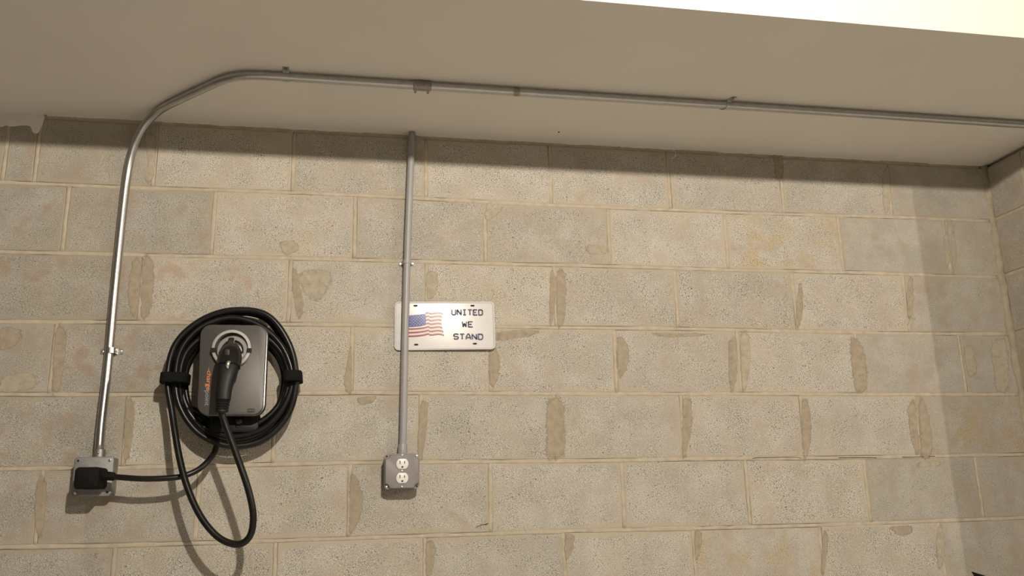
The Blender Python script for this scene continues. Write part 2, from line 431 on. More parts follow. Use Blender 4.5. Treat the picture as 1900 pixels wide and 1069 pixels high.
smears = [
 ([(1016,742),(1040,738),(1049,780),(1050,830),(1042,850),(1016,852),(1012,800)], 0),
 ([(1268,742),(1283,742),(1282,800),(1272,846),(1266,846)], 0),
 ([(1577,628),(1592,630),(1604,655),(1610,700),(1606,727),(1588,728),(1580,690)], 0),
 ([(1480,530),(1487,530),(1489,570),(1485,605),(1476,605)], 0),
 ([(1684,518),(1694,518),(1693,580),(1686,592),(1682,560)], 0),
 ([(1488,745),(1500,748),(1505,800),(1500,848),(1490,848)], 0),
 ([(1684,760),(1697,742),(1702,800),(1704,845),(1694,830)], 0),
 ([(1706,742),(1716,748),(1728,800),(1728,845),(1708,846)], 0),
 ([(1702,858),(1742,856),(1744,864),(1704,868)], 1),
 ([(781,752),(793,745),(792,790),(784,850),(775,850)], 0),
 ([(1022,505),(1028,505),(1030,545),(1026,600),(1020,600)], 0),
 ([(1034,505),(1048,506),(1050,545),(1044,600),(1034,604)], 0),
 ([(1145,625),(1160,632),(1168,665),(1160,690),(1148,700)], 0),
 ([(1352,640),(1364,628),(1367,690),(1362,725),(1354,720)], 0),
 ([(1374,622),(1390,624),(1388,700),(1378,728)], 1),
 ([(1206,618),(1330,620),(1290,624),(1240,626)], 0),
 ([(921,616),(998,612),(990,624),(950,628),(924,634)], 0),
 ([(912,640),(926,660),(924,700),(914,722),(908,700)], 0),
 ([(542,500),(552,502),(562,560),(560,588),(550,590),(544,540)], 0),
 ([(793,505),(812,510),(808,545),(798,556),(792,550)], 1),
 ([(246,486),(260,482),(256,545),(248,590),(238,560)], 0),
 ([(266,480),(284,486),(282,560),(272,590),(262,585)], 0),
 ([(104,610),(122,614),(118,680),(108,726),(98,724)], 0),
 ([(236,745),(248,745),(246,800),(238,850),(230,848)], 0),
 ([(74,880),(86,900),(80,980),(68,1000),(64,940)], 0),
 ([(652,882),(668,900),(672,950),(656,990),(648,980)], 0),
 ([(640,700),(650,640),(652,728),(642,726)], 0),
 ([(792,1006),(806,1010),(802,1060),(792,1068)], 0),
 ([(1050,992),(1066,994),(1060,1024),(1050,1040)], 0),
 ([(1290,985),(1302,990),(1298,1024),(1292,1040)], 0),
 ([(1526,985),(1536,1000),(1532,1060),(1524,1068)], 0),
 ([(1652,978),(1690,976),(1692,990),(1670,994),(1656,986)], 0),
 ([(1741,972),(1750,985),(1752,1030),(1742,1060),(1737,1010)], 1),
 ([(1752,412),(1757,412),(1762,470),(1757,500),(1752,460)], 1),
 ([(1762,412),(1770,425),(1774,480),(1768,505)], 1),
 ([(1790,640),(1806,650),(1812,690),(1800,700),(1792,680)], 1),
 ([(268,250),(288,252),(284,330),(270,338),(276,300)], 1),
 ([(1436,275),(1450,280),(1452,330),(1440,334)], 0),
 ([(1640,320),(1650,310),(1652,370),(1644,400),(1638,370)], 1),
 ([(900,392),(935,384),(920,400),(904,410)], 1),
 ([(1088,455),(1126,458),(1126,470),(1094,472)], 1),
 ([(520,450),(545,446),(556,462),(535,474),(524,468)], 1),
 ([(700,735),(690,748),(670,752),(664,738)], 0),
 ([(1840,640),(1868,628),(1872,720),(1850,728),(1844,690)], 1),
 ([(1700,590),(1690,600),(1684,606),(1690,590)], 1),
 ([(0,610),(40,612),(30,640),(0,650)], 0),
 ([(0,700),(60,690),(70,720),(0,728)], 1),
 ([(556,505),(600,500),(620,520),(590,560),(560,540)], 1),
]
for s, pale in smears: smear(s, pale)
# hairline cracks where the bed joint has opened under the fifth course
for px in ([(1396, 851), (1404, 849.5), (1440, 849), (1480, 848.5), (1487, 851)], [(1556, 850), (1600, 849.5), (1627, 850)], [(1674, 848.5), (1700, 848), (1735, 846.5)], [(884, 979), (892, 975), (906, 972)]):
    P = [at(x, y, -0.0008) for x, y in px]; n = len(P)
    top = [p+Vector((0, 0, rng.uniform(.0006, .0016))) for p in P]; bot = [p-Vector((0, 0, rng.uniform(.0004, .0012))) for p in P]
    mk('crack', (top+bot, [(i, i+1, n+i+1, n+i) for i in range(n-1)]), M['hole'], wall)
# dried paint daubs left on the wall and the ragged paint edge under the soffit
def flatpatch(px, t, m, name, parent, y0=-0.0012):
    P = [at(*p) for p in px]; c2 = [(p.x, p.z) for p in P]
    area = sum(c2[i-1][0]*c2[i][1]-c2[i][0]*c2[i-1][1] for i in range(len(c2)))
    if area < 0: c2.reverse()
    return mk(name, prism([(p.x, p.z) for p in catmull([(x, 0, z) for x, z in c2], 4, True)], 0.004, y0-t, t*0.4), m, parent)
o = flatpatch([(-60,207),(0,207),(40,208),(80,212),(80,228),(76,238),(70,247),(62,247),(58,238),(54,234),(40,233),(22,235),(10,233),(0,236),(-60,238)], 0.0022, M['patch'], 'plaster_patch', wall)
o['label'] = 'pale plaster patch dripping down the wall at the soffit'
def ragged():
    v, f = [], []; n = 420; k = 0
    x0, x1 = -0.70, XC
    prev = None
    for i in range(n+1):
        x = x0+(x1-x0)*i/n
        h = 0.0012+0.0018*max(0, math.sin(x*23)+math.sin(x*57+1))*0.6+rng.uniform(0, 0.0016)
        if math.sin(x*7.3+2)+0.6*math.sin(x*17) < -0.75: h = 0.0006
        for c0, c1 in ((0.02, 0.062), (0.31, 0.335)):
            pass
        a = len(v); v += [(x, -0.0035, ZS+0.0004), (x, -0.0030, ZS-h), (x, 0.004, ZS-h)]
        if prev is not None: f += [(prev, a, a+1, prev+1), (prev+1, a+1, a+2, prev+2)]
        prev = a
    return v, f
mk('paint_edge', ragged(), M['soffit'], soff)
curl = catmull([atz(1246, 279, ZS)+Vector((0, 0, -0.001)), at(1252, 281, -0.006), at(1254, 286, -0.008), at(1251, 292, -0.006), at(1246, 294, -0.004)], 5)
o = mk('paint_curl', tube(curl, 0.0007, 6), M['white'], soff, True)
nh = atz(1037, 245, ZS); mk('nail_head', tube([nh, nh+Vector((0, 0, -0.0012))], 0.003, 10), M['hole'], soff)

# ------------------------------------------------------------------ return wall at the right
YG = -0.168
wr = struct(mk('wall_right', merge(box(XC+0.0035, XC+0.19, YG-0.012, 0.0034, 0, ZS-0.012), box(XC+0.0035, XC+0.19, -0.335, YG-0.012, 0, ZS-0.012), box(XC+0.03, XC+0.19, -0.335, 0.0034, ZS-0.012, ZS)), M['mortar']))
tag(wr, 'short return of block wall meeting the back wall at a corner')
def side(p):                         # turn a block of the back wall onto the return wall
    return Vector((XC+p.y, -p.x, p.z))
for r in range(1, 14):
    zt = (ZS-0.016) if r == 1 else zbed(r-1, XC)-G/2+0.004
    zb = 0.002 if r == 13 else zbed(r, XC)+G/2+0.004
    cuts = [0.006, -YG-0.003, 0.335] if r == 1 else ([0.006, 0.335] if r % 2 else [0.006, 0.20, 0.335])
    for i in range(len(cuts)-1):
        a, b2 = cuts[i]+(0.008 if i else 0.006), cuts[i+1]
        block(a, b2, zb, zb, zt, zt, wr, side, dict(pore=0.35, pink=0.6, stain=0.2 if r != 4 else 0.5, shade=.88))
# rough mortar fillet in the corner
rows = []
for k in range(60):
    z = ZS-0.002-(ZS-0.01)*k/59; s = rng.uniform(0.014, 0.028); s2 = rng.uniform(0.008, 0.018)
    rows.append([(XC-s, 0.0005, z), (XC-s*0.3, -s2*0.07, z), (XC+0.001, -s2, z), (XC+0.006, 0.003, z)])
mk('corner_mortar', loft(rows), M['corner'], wr, True)

# ------------------------------------------------------------------ ceiling bulbs (behind the camera)
lamp_labels = ('bulb lamp with added dark light-blocking dish on the main ceiling facing the charger wall', 'bulb lamp with added dark light-blocking dish on the main ceiling beyond the return wall')
for kb_, (bx_, by_, bz_) in enumerate(BULBS):
    lf = thing('ceiling_lamp', lamp_labels[kb_], 'lamp', (bx_, by_, bz_), 'ceiling lamps')
    mk('base_plate', shift(prism(circle(bx_, by_, .06, 24), ZC, ZC-.035, 0.006), lambda p: Vector((p.x, p.z, p.y))), M['porcelain'], lf)
    mk('socket', rod((bx_, by_, ZC-.034), (bx_, by_, bz_+0.012), 0.02, 16, 0.003), M['porcelain'], lf, True, 40)
    rings = []
    for k in range(1, 10):
        a = math.pi*k/10; rings.append([(bx_+BR*math.sin(a)*math.cos(2*math.pi*j/14), by_+BR*math.sin(a)*math.sin(2*math.pi*j/14), bz_+BR*math.cos(a)) for j in range(14)])
    mk('bulb', loft(rings), (mb_, mb2)[kb_], lf, True)
    dish = []  # added dish, keeps the bulb's upward light off the main ceiling
    for rr, zz in ((.022, .062), (.06, .058), (.12, .042), (.17, .016), (.172, .018), (.12, .046), (.06, .062), (.022, .066)):
        dish.append([(bx_+rr*math.cos(2*math.pi*j/24), by_+rr*math.sin(2*math.pi*j/24), bz_+zz) for j in range(24)])
    mk('added_blocker_dish', loft(dish, closed=True), M['shade'], lf, True, 40)

# ------------------------------------------------------------------ galvanised conduit
RC = 0.0117
pA = at(182, 846, -0.030)
cond = thing('metal_conduit', 'shiny galvanised conduit rising from the plug box and bending along the soffit', 'conduit', (pA.x, -0.03, pA.z))
zp = ZS-0.0145
xl_ = -0.468
low = [Vector((at(184, 838, -0.03).x, -0.030, at(184, 838, -0.03).z))]
path = [low[0], at(188, 785, -.027), at(199, 690, -.0145), at(212, 545, -.0128), at(227, 400, -.0128), at(234.5, 335, -.015), at(240, 300, -.022), at(247, 272, -.036), at(257, 248, -.046), at(271, 227, -.062), at(290, 208, -.085)]
yh = -0.362
d0, d1 = atz(318, 192, zp), atz(385, 160.5, zp)
t_ = (yh-d0.y)/(d1.y-d0.y); cnr = d0+(d1-d0)*t_
dd_ = (d1-d0).normalized(); ex_ = Vector((1, 0, 0)); turn = math.acos(dd_.dot(ex_)); rad = 0.15; tl_ = rad*math.tan(turn/2)
s0 = cnr-dd_*tl_; ctr = s0+Vector((-dd_.y*0, 0, 0))
path = catmull(path+[d0, s0*0.5+d0*0.5, s0], 7)
for k in range(1, 13):
    u = k/12; a_, b__ = s0.lerp(cnr, u), cnr.lerp(cnr+ex_*tl_, u); path.append(a_.lerp(b__, u))
path += [Vector((x, yh, zp)) for x in (0.2, 0.7, 1.3, 2.2, XR-0.01)]
def resample(P, step):
    out = [P[0]]; acc = 0.0
    for a_, b__ in zip(P[:-1], P[1:]):
        d = (b__-a_).length; pos = step-acc
        while pos <= d: out.append(a_.lerp(b__, pos/d)); pos += step
        acc = (acc+d) % step
    out.append(P[-1]); return out
path = resample(path, 0.018)
for _ in range(6): path = [path[0]]+[(path[i-1]+path[i]*2+path[i+1])/4 for i in range(1, len(path)-1)]+[path[-1]]
mk('pipe', tube(path, RC, 20), M['emt'], cond, True)
def strap_wall(px, py, d, r, w, parent, m, ms, ears=0.030, scr=0.0045):
    c = at(px, py, -d); z0, z1 = c.z-w/2, c.z+w/2; t = 0.0022
    prof = [(-ears, -0.0012), (-r-t-0.002, -0.0012)]
    for k in range(13):
        a = math.pi-math.pi*k/12; prof.append(((r+t)*math.cos(a), -d-(r+t)*math.sin(a)))
    prof += [(r+t+0.002, -0.0012), (ears, -0.0012)]
    inner = [(-ears, 0.0012), (-r-0.002, 0.0012)]
    for k in range(13):
        a = math.pi-math.pi*k/12; inner.append(((r+.0002)*math.cos(a), -d-(r+.0002)*math.sin(a)))
    inner += [(r+0.002, 0.0012), (ears, 0.0012)]
    out = [(c.x+x, y) for x, y in prof]+[(c.x+x, y) for x, y in reversed(inner)]
    v = [(x, y, z0) for x, y in out]+[(x, y, z1) for x, y in out]; n = len(out); h = len(prof)
    f = [(i, (i+1) % n, n+(i+1) % n, n+i) for i in range(n)]
    for i in range(h-1):
        f.append((i, i+1, n-2-i, n-1-i)); f.append((n+i, n+i+1, n+n-2-i, n+n-1-i))
    s = mk('strap', (v, f), m, parent)
    for sx in (-1, 1):
        x = c.x+sx*(ears-0.0065); 
        sc = mk('screw', screw(x, -0.0011, c.z+0.001*sx, scr, 0.004), ms, s, True, 40)
    return s
strap_wall(205.5, 651, 0.0135, RC, 0.016, cond, M['emt'], M['screw'], 0.030, 0.005)
def strap_ceil(px, py, w, parent, tilt=0.0):   # one-hole clip hooked round the conduit under the soffit
    c = atz(px, py, zp); c.y = yh; t = 0.002; rings = []
    prof = []
    for k in range(15):
        a = math.radians(-20+220*k/14); prof.append((c.y+(RC+t)*math.cos(a), zp-(RC+t)*math.sin(a)))
    prof += [(c.y-RC-0.004, ZS-0.002), (c.y-RC-0.019, ZS-0.002)]
    inner = []
    for k in range(15):
        a = math.radians(-20+220*k/14); inner.append((c.y+(RC+.0001)*math.cos(a), zp-(RC+.0001)*math.sin(a)))
    inner += [(c.y-RC-0.004, ZS), (c.y-RC-0.019, ZS)]
    out = prof+inner[::-1]; n = len(out); h = len(prof)
    v = [(c.x-w/2, y, z) for y, z in out]+[(c.x+w/2, y, z) for y, z in out]
    v = [(x+tilt*(c.y-y), y, z) for x, y, z in v]
    f = [(i, (i+1) % n, n+(i+1) % n, n+i) for i in range(n)]
    for i in range(h-1):
        f.append((i, i+1, n-2-i, n-1-i)); f.append((n+i, n+i+1, n+n-2-i, n+n-1-i))
    s = mk('strap', (v, f), M['emt'], parent)
    sx = c.x+tilt*(RC+0.012)
    mk('screw', tube([(sx, c.y-RC-0.012, ZS-0.0015), (sx, c.y-RC-0.012, ZS-0.005)], 0.0042, 10), M['coupling'], s, True, 40)
    return s
strap_ceil(533, 156, 0.017, cond)
strap_ceil(1331, 211, 0.013, cond, 0.6)
c = atz(780, 178, zp); cx = c.x
cp = mk('coupling', tube([(cx-.025, yh, zp), (cx-.0235, yh, zp), (cx+.0235, yh, zp), (cx+.025, yh, zp)], [RC+.0008, RC+.0026, RC+.0026, RC+.0008], 20), M['coupling'], cond, True, 40)
for s in (-1, 1):
    x = cx+s*.0175
    mk('set_screw', tube([(x, yh+RC*0.55, zp-RC*.7), (x, yh+RC+.0085, zp-RC*.95), (x, yh+RC+.0095, zp-RC*.97)], [0.0032, 0.0032, 0.0018], 10), M['coupling'], cp, True, 40)
tx = atz(950, 190, zp).x
mk('tape_band', tube([(tx-.009, yh, zp), (tx+.009, yh, zp)], RC+.0004, 20, caps=False), M['coupling'], cond, True)
# set-screw connector where the tube enters the box
c0 = at(184, 849, -0.030); c1 = at(186, 834, -0.030)
cn = mk('box_connector', tube([c0, c0*0.4+c1*0.6, c1], [RC+.0032, RC+.0030, RC+.0024], 20), M['coupling'], cond, True, 40)
cs = at(183, 840, -0.044); mk('set_screw', screw(cs.x, cs.y-0.001, cs.z, 0.0028, 0.004), M['screw'], cn, True, 40)

# ------------------------------------------------------------------ steel plug box with the charger's plug
bl, br_, bt, bb = -0.5170, -0.4180, 1.6545, 1.5515
bcx, bcz = (bl+br_)/2, (bt+bb)/2; bw, bh = br_-bl, bt-bb
pb = thing('plug_box', 'square galvanised steel box holding the black charger plug', 'electrical box', (bcx, 0, bb))
mk('box_body', prism(rrect(bcx, bcz, bw-.003, bh-.003, .006), 0.0, -0.048, 0.0), M['galv'], pb)
cvr = mk('cover', prism(rrect(bcx, bcz, bw, bh, .010), -0.0481, -0.053, 0.0025), M['galv'], pb, True, 35)
for sx, sz in ((-1, 1), (1, 1), (-1, -1), (1, -1)):
    x, z = bcx+sx*(bw/2-.010), bcz+sz*(bh/2-.010)
    if (sx, sz) in ((-1, 1), (1, -1)):
        mk('screw_hole', prism(circle(x, z, .0030, 12), -0.0525, -0.0533), M['hole'], cvr)
    else:
        mk('screw', screw(x, -0.0528, z, .0042, 0.0022), M['screw'], cvr, True, 40)

# ------------------------------------------------------------------ grey conduit and duplex receptacle box
g0 = at(746.5, 846, -0.018)
gc = thing('grey_conduit', 'straight grey painted conduit running down the wall in front of the plate', 'conduit', (g0.x, -0.02, g0.z))
RG = 0.0107
gp = [g0, at(748.5, 780, -.0185), at(751.3, 640, -.0225), at(752.8, 580, -.0225), at(754.6, 510, -.0195), at(757.5, 420, -.0185), at(761.5, 320, -.0185), at(764.6, 249, -.0185)]
gp[-1].z = ZS
mk('pipe', tube(catmull(gp, 6), RG, 20), M['pvc'], gc, True)
strap_wall(754.8, 487, 0.0185, RG, 0.011, gc, M['pvc'], M['screw'], 0.0255, 0.0062)
a0, a1 = at(746.5, 848, -.018), at(747.3, 824.5, -.018)
mk('box_adapter', tube([a0, a1*0.1+a0*0.9, a1*.9+a0*.1, a1], [.0136, .0140, .0132, .0122], 20), M['pvc'], gc, True, 40)
dl, dr, dt, db = 0.2965, 0.3960, 1.6525, 1.5535
dcx, dcz = (dl+dr)/2, (dt+db)/2; dw, dh = dr-dl, dt-db
dx_ = thing('receptacle_box', 'grey square box with white duplex receptacles under the grey conduit', 'electrical box', (dcx, 0, db))
mk('box_body', prism(rrect(dcx, dcz, dw-.004, dh-.004, .008), 0.0, -0.051, 0.0), M['cover'], dx_)
dcv = mk('cover', prism(rrect(dcx, dcz, dw, dh, .013), -0.0511, -0.0545, 0.0015), M['cover'], dx_, True, 35)
# raised field with scooped corners
sc_ = 0.013; hw, hh = dw/2-.0025, dh/2-.0025; pl = []
for sx, sz, a0_ in ((1, 1, 0), (-1, 1, 90), (-1, -1, 180), (1, -1, 270)):
    corner = [(sx*(hw), sz*(hh-sc_))]
    cxx, czz = sx*hw, sz*hh
    arc = []
    for k in range(7):
        a = math.radians(a0_-90-90*k/6); arc.append((cxx+sc_*math.cos(a), czz+sc_*math.sin(a)))
    pl += arc
pl = [(dcx+x, dcz+z) for x, z in pl]
mk('raised_field', prism(pl, -0.0544, -0.067, 0.004), M['cover'], dcv, True, 50)
for sx, sz in ((-1, 1), (1, 1), (-1, -1), (1, -1)):
    x, z = dcx+sx*(dw/2-.0075), dcz+sz*(dh/2-.0075)
    if (sx, sz) in ((1, 1), (-1, -1)): mk('screw', screw(x, -0.0543, z, .0034, 0.0020), M['screw'], dcv, True, 40)
    else: mk('screw_hole', prism(circle(x, z, .0026, 10), -0.054, -0.0549), M['hole'], dcv)
fy = -0.0669
for pz in (0.0190, -0.0198):
    px_, pz_ = dcx+0.0005, dcz+0.001+pz
    out = []
    for k in range(40):
        a = 2*math.pi*k/40; x, z = 0.0170*math.cos(a), 0.0170*math.sin(a); out.append((px_+x, pz_+max(-.0142, min(.0142, z))))
    rc = mk('receptacle', prism(out, fy+.002, fy-0.0028, 0.0008), M['recept'], dx_, True, 40)
    for sx, hh_ in ((-1, .0044), (1, .0036)):
        mk('slot', box(px_+sx*.0064-.0011, px_+sx*.0064+.0011, fy-0.0030, fy-0.002, pz_+.0040-hh_, pz_+.0040+hh_), M['hole'], rc)
    mk('slot', prism(circle(px_+.0003, pz_-.0085, .0027, 12), fy-.002, fy-.0031), M['hole'], rc)
for dz in (0.001, 0.0445, -0.0425):
    mk('screw', screw(dcx+.0003, fy-.0001, dcz+dz, .0023, .0012), M['screw'], dx_, True, 40)

# ------------------------------------------------------------------ licence plate
pc = (at(734, 560, -.008)+at(915, 560, -.008)+at(732, 650, -.008)+at(918, 648, -.008))/4
PW, PH = 0.3035, 0.1500
lp = thing('licence_plate', 'white plate with a flag and the words UNITED WE STAND behind the grey conduit', 'licence plate', (pc.x, 0, pc.z-PH/2))
TA = math.radians(0.9)
def pf(p):                            # plate frame (u right, depth, v up) to the wall: slight tilt, right end off the wall
    u, y, v = p
    lift = -0.0026-0.0055*(0.5+u/PW)-0.0030*(0.5-v/PH)-0.0035*(u/PW+0.5)*(0.5-v/PH)
    ca, sa = math.cos(TA), math.sin(TA)
    return Vector((pc.x+u*ca-v*sa*0.35, lift+y, pc.z+v*ca+u*sa))
def grid_plate():
    outl = rrect(0, 0, PW, PH, 0.013, 5); rings = []
    for d, y in ((0.0, 0.0), (0.0, -0.0010), (0.0012, -0.0022), (0.0040, -0.0024), (0.0058, -0.0008), (0.0075, -0.0008)):
        rings.append([(x, y, z) for x, z in (inset2(outl, d) if d else outl)])
    v, f = loft(rings, caps=False)
    # flat middle, split in strips so that it can bend
    inner = inset2(outl, 0.0075); n = len(outl); base = 5*n
    for sc2 in (.75, .5, .25):
        nb = len(v); v += [Vector((x*sc2, -0.0008, z*sc2)) for x, z in inner]
        for i in range(n): f.append((base+i, base+(i+1) % n, nb+(i+1) % n, nb+i))
        base = nb
    c = len(v); v.append(Vector((0, -0.0008, 0)))
    for i in range(n): f.append((base+i, base+(i+1) % n, c))
    c = len(v); v.append(Vector((0, 0.0, 0)))
    for i in range(n): f.append(((i+1) % n, i, c))
    return [pf(p) for p in v], f
mk('panel', grid_plate(), M['plate'], lp, True, 25)
def U(cx): return (cx-222)/1336.0*PW-PW/2
def V(cy, cx=0): 
    top = 222-(cx-222)*0.008; bot = 872-(cx-222)*0.024
    return PH/2-(cy-top)/(bot-top)*PH
def ribbon(pts, w, y, t=0.0004):       # flat print standing a hair above the sheet
    P = [(U(x), V(z, x)) for x, z in pts]; ww = w*PH/655/2
    top = [(a, b2+ww) for a, b2 in P]; bot = [(a, b2-ww) for a, b2 in P]; n = len(P)
    v = [pf((a, y, b2)) for a, b2 in top]+[pf((a, y, b2)) for a, b2 in bot]
    return v, [(i, i+1, n+i+1, n+i) for i in range(n-1)]
wave = [(330,692),(425,684),(500,680),(560,674),(620,664),(672,650),(684,663),(720,664),(760,657),(800,652),(840,657),(876,668)]
for k in range(7):
    off = -47.5*(6-k); x_end = [865, 853, 846, 846, 857, 868, 880][k]
    pts = []
    for x, y in wave:
        if k < 4 and x < 632: continue
        pts.append((min(x, x_end), y+off+(2 if k == 0 else 0)))
    if k < 4: pts.insert(0, (628, pts[0][1]+12))
    # white-pink stripe below each red one
    if k < 6: mk('flag_stripe', ribbon([(a, b2+24) for a, b2 in pts], 26, -0.0011), M['pinkstripe'], lp)
    mk('flag_stripe', ribbon(pts, 21, -0.0013), M['red'], lp)
cant = [(330, 420), (425, 408), (500, 400), (560, 394), (620, 384), (632, 400), (640, 470), (630, 535), (560, 552), (500, 557), (425, 562), (330, 572)]
vv = [pf((U(x), -0.0015, V(y, x))) for x, y in cant]
can = mk('flag_canton', (vv, [tuple(range(len(vv)))]), M['blue'], lp)
sv, sf = [], []
for row in range(7):
    for colm in range(7):
        x = 350+colm*41+(20 if row % 2 else 0); y = 425+row*20-(x-425)*0.11
        if x > 622: continue
        b0 = len(sv)
        for k in range(10):
            a = math.pi/2+2*math.pi*k/10; rr = 6.5 if k % 2 == 0 else 3.2
            sv.append(pf((U(x+rr*math.cos(a)), -0.0017, V(y-rr*math.sin(a), x))))
        sf.append(tuple(range(b0, b0+10)))
mk('flag_stars', (sv, sf), M['starwhite'], can)
GL = {  # stroke lettering on a unit square
 'U': [[(0,1),(0,.2),(.2,0),(.8,0),(1,.2),(1,1)]], 'N': [[(0,0),(0,1),(1,0),(1,1)]], 'I': [[(.5,0),(.5,1)],[(.15,1),(.85,1)],[(.15,0),(.85,0)]],
 'T': [[(.5,0),(.5,1)],[(0,1),(1,1)]], 'E': [[(1,1),(0,1),(0,0),(1,0)],[(0,.5),(.75,.5)]], 'D': [[(0,0),(0,1),(.75,1),(1,.8),(1,.2),(.75,0),(0,0)]],
 'W': [[(0,1),(.2,0),(.5,.65),(.8,0),(1,1)]], 'S': [[(1,.82),(.8,1),(.2,1),(0,.82),(0,.65),(.2,.52),(.8,.48),(1,.35),(1,.18),(.8,0),(.2,0),(0,.18)]],
 'A': [[(0,0),(0,.4),(.35,1),(.65,1),(1,.4),(1,0)],[(0,.33),(1,.33)]]}
def letters(txt, x0, x1, y0, y1):
    n = len(txt); cw = (x1-x0)/(n-0.25*(1)); w = cw*0.70
    for i, ch in enumerate(txt):
        lx = x0+i*cw+cw*0.02; parts = []
        for st in GL[ch]:
            pts = [pf((U(lx+a*w), -0.0016, V(y1-(y1-y0)*b2, lx))) for a, b2 in st]
            # dense enough for crisp corners
            den = []
            for k in range(len(pts)-1):
                den += [pts[k].lerp(pts[k+1], s) for s in (0.0, 0.06, 0.5, 0.94)]
            den.append(pts[-1]); parts.append(tube(den, 0.0020, 8))
        mk('letter', merge(*parts), M['navy'], lp, True)
letters('UNITED', 982, 1398, 326, 394)
letters('WE', 1120, 1262, 485, 552)
letters('STAND', 1004, 1392, 648, 714)
for cx_, cy_ in ((500, 277), (1263, 270), (508, 792), (1283, 771)):
    u, v_ = U(cx_), V(cy_, cx_)
    mk('mounting_slot', ([pf((u+x, -0.0012, v_+z)) for x, z in rrect(0, 0, 0.0125, 0.0052, 0.0025, 4)], [tuple(range(20))]), M['hole'], lp)

# ------------------------------------------------------------------ wall charger
def A(cx, cy, d):                     # a point given on the 1069-px close-up of the charger, at distance d from the wall
    return at(280+cx*320/1069, 540+cy*320/1069, -d)
FD = 0.118
tl, tr, bl_, br2 = A(309, 207, FD-.013), A(718, 212, FD-.013), A(284, 768, FD+.015), A(694, 770, FD+.015)
ch = thing('ev_charger', 'grey and black wall charger with coiled black cable and holstered connector', 'charger', ((bl_.x+br2.x)/2, 0, bl_.z))
def face(u, v, d=0.0):                # u 0..1 left-right, v 0..1 bottom-top on the face plane, d toward the room
    p = (bl_*(1-u)+br2*u)*(1-v)+(tl*(1-u)+tr*u)*v
    return Vector((p.x, p.y-d, p.z))
FW, FH = (tr-tl).length, (tl-bl_).length
def fmap(p): return face(p.x/FW, p.z/FH, -p.y)
fo = rrect(FW/2, FH/2, FW, FH, 0.030, 8)
mk('face_panel', prism(fo, 0.010, 0.0, 0.0022, fmap), M['face'], ch, True, 30)
mk('bezel', prism(rrect(FW/2+.001, FH/2, FW+.007, FH+.004, 0.032, 8), 0.030, 0.0101, 0.003, fmap), M['bezel'], ch, True, 30)
bo = rrect(FW/2-.002, FH*.44, FW*.80, FH*.82, 0.03, 8)
bd = mk('body', prism(bo, FD-.014, 0.0301, 0.0, fmap), M['body'], ch, True, 30)
mk('lower_housing', prism(rrect(FW*.52, -0.012, FW*.78, 0.062, 0.018, 6), 0.10, 0.058, 0.006, fmap), M['body'], ch, True, 30)
kb = A(548, 803, 0.074); mk('cable_gland', rod(kb, kb+Vector((0, -0.016, -0.002)), 0.0125, 20, 0.005), M['gun'], ch, True, 50)
# holster ring
rc_ = A(503, 360, FD)
def annulus(c, r0, r1, yb, yf, n=48, bev=0.0015, a0=0.0, a1=2*math.pi):
    rings = []; full = abs(a1-a0-2*math.pi) < 1e-6
    m_ = n if full else n+1
    for k in range(m_):
        a = a0+(a1-a0)*k/n; cs_, sn = math.cos(a), math.sin(a)
        rings.append([(c.x+rr*cs_, c.y+y, c.z+rr*sn) for rr, y in ((r0, -yb), (r0, -yf+bev), (r0+bev, -yf), (r1-bev, -yf), (r1, -yf+bev), (r1, -yb))])
    return loft(rings, closed=full)
RO = 0.0525
mk('holster_ring', annulus(rc_, RO*0.80, RO, 0.0, 0.013), M['ring'], ch, True, 30)
for a in (math.radians(187), math.radians(-7)):
    c_ = rc_+Vector((RO*.9*math.cos(a), -0.012, RO*.9*math.sin(a)))
    mk('ring_notch', box(c_.x-.006, c_.x+.006, c_.y-.0035, c_.y+.002, c_.z-.006, c_.z+.006), M['body'], ch)
rci = A(508, 372, FD)
mk('holster_collar', annulus(rci, RO*.53, RO*.79, 0.0, 0.009, 40, 0.002), M['ringin'], ch, True, 30)
mk('holster_socket', prism(circle(rci.x, rci.z, RO*.53, 32), rci.y+.002, rci.y-.004), M['body'], ch)
# connector: nose, head, handle, strain relief
def section(c, axis, wx, wt, n=22, e=2.6):
    c = Vector(c); axis = Vector(axis).normalized(); xr = Vector((1, 0, 0)); xr = (xr-axis*xr.dot(axis)).normalized(); yr = axis.cross(xr)
    out = []
    for j in range(n):
        a = 2*math.pi*j/n; ca, sa = math.cos(a), math.sin(a)
        out.append(c+xr*wx*math.copysign(abs(ca)**(2/e), ca)+yr*wt*math.copysign(abs(sa)**(2/e), sa))
    return out
def loftpath(spec, e=2.6):
    C = [Vector(s[0]) for s in spec]; rings = []
    for i, s in enumerate(spec):
        ax = C[min(i+1, len(C)-1)]-C[max(i-1, 0)]
        rings.append(section(C[i], ax, s[1], s[2], 22, e))
    return loft(rings)
gun = mk('connector', loftpath([
    (A(505, 362, FD+.004), .0215, .0215), (A(503, 368, FD+.028), .0225, .0225), (A(499, 376, FD+.045), .0275, .0260),
    (A(494, 396, FD+.062), .0305, .0270), (A(488, 428, FD+.074), .0312, .0255), (A(481, 472, FD+.083), .0300, .0230)], 2.3), M['gun'], ch, True, 50)
hd = mk('handle', loftpath([
    (A(484, 440, FD+.074), .0285, .0190), (A(474, 490, FD+.086), .0272, .0200), (A(464, 540, FD+.092), .0235, .0190), (A(455, 590, FD+.096), .0205, .0180),
    (A(449, 640, FD+.099), .0198, .0175), (A(446, 676, FD+.100), .0192, .0172)], 2.8), M['gunmat'], gun, True, 50)
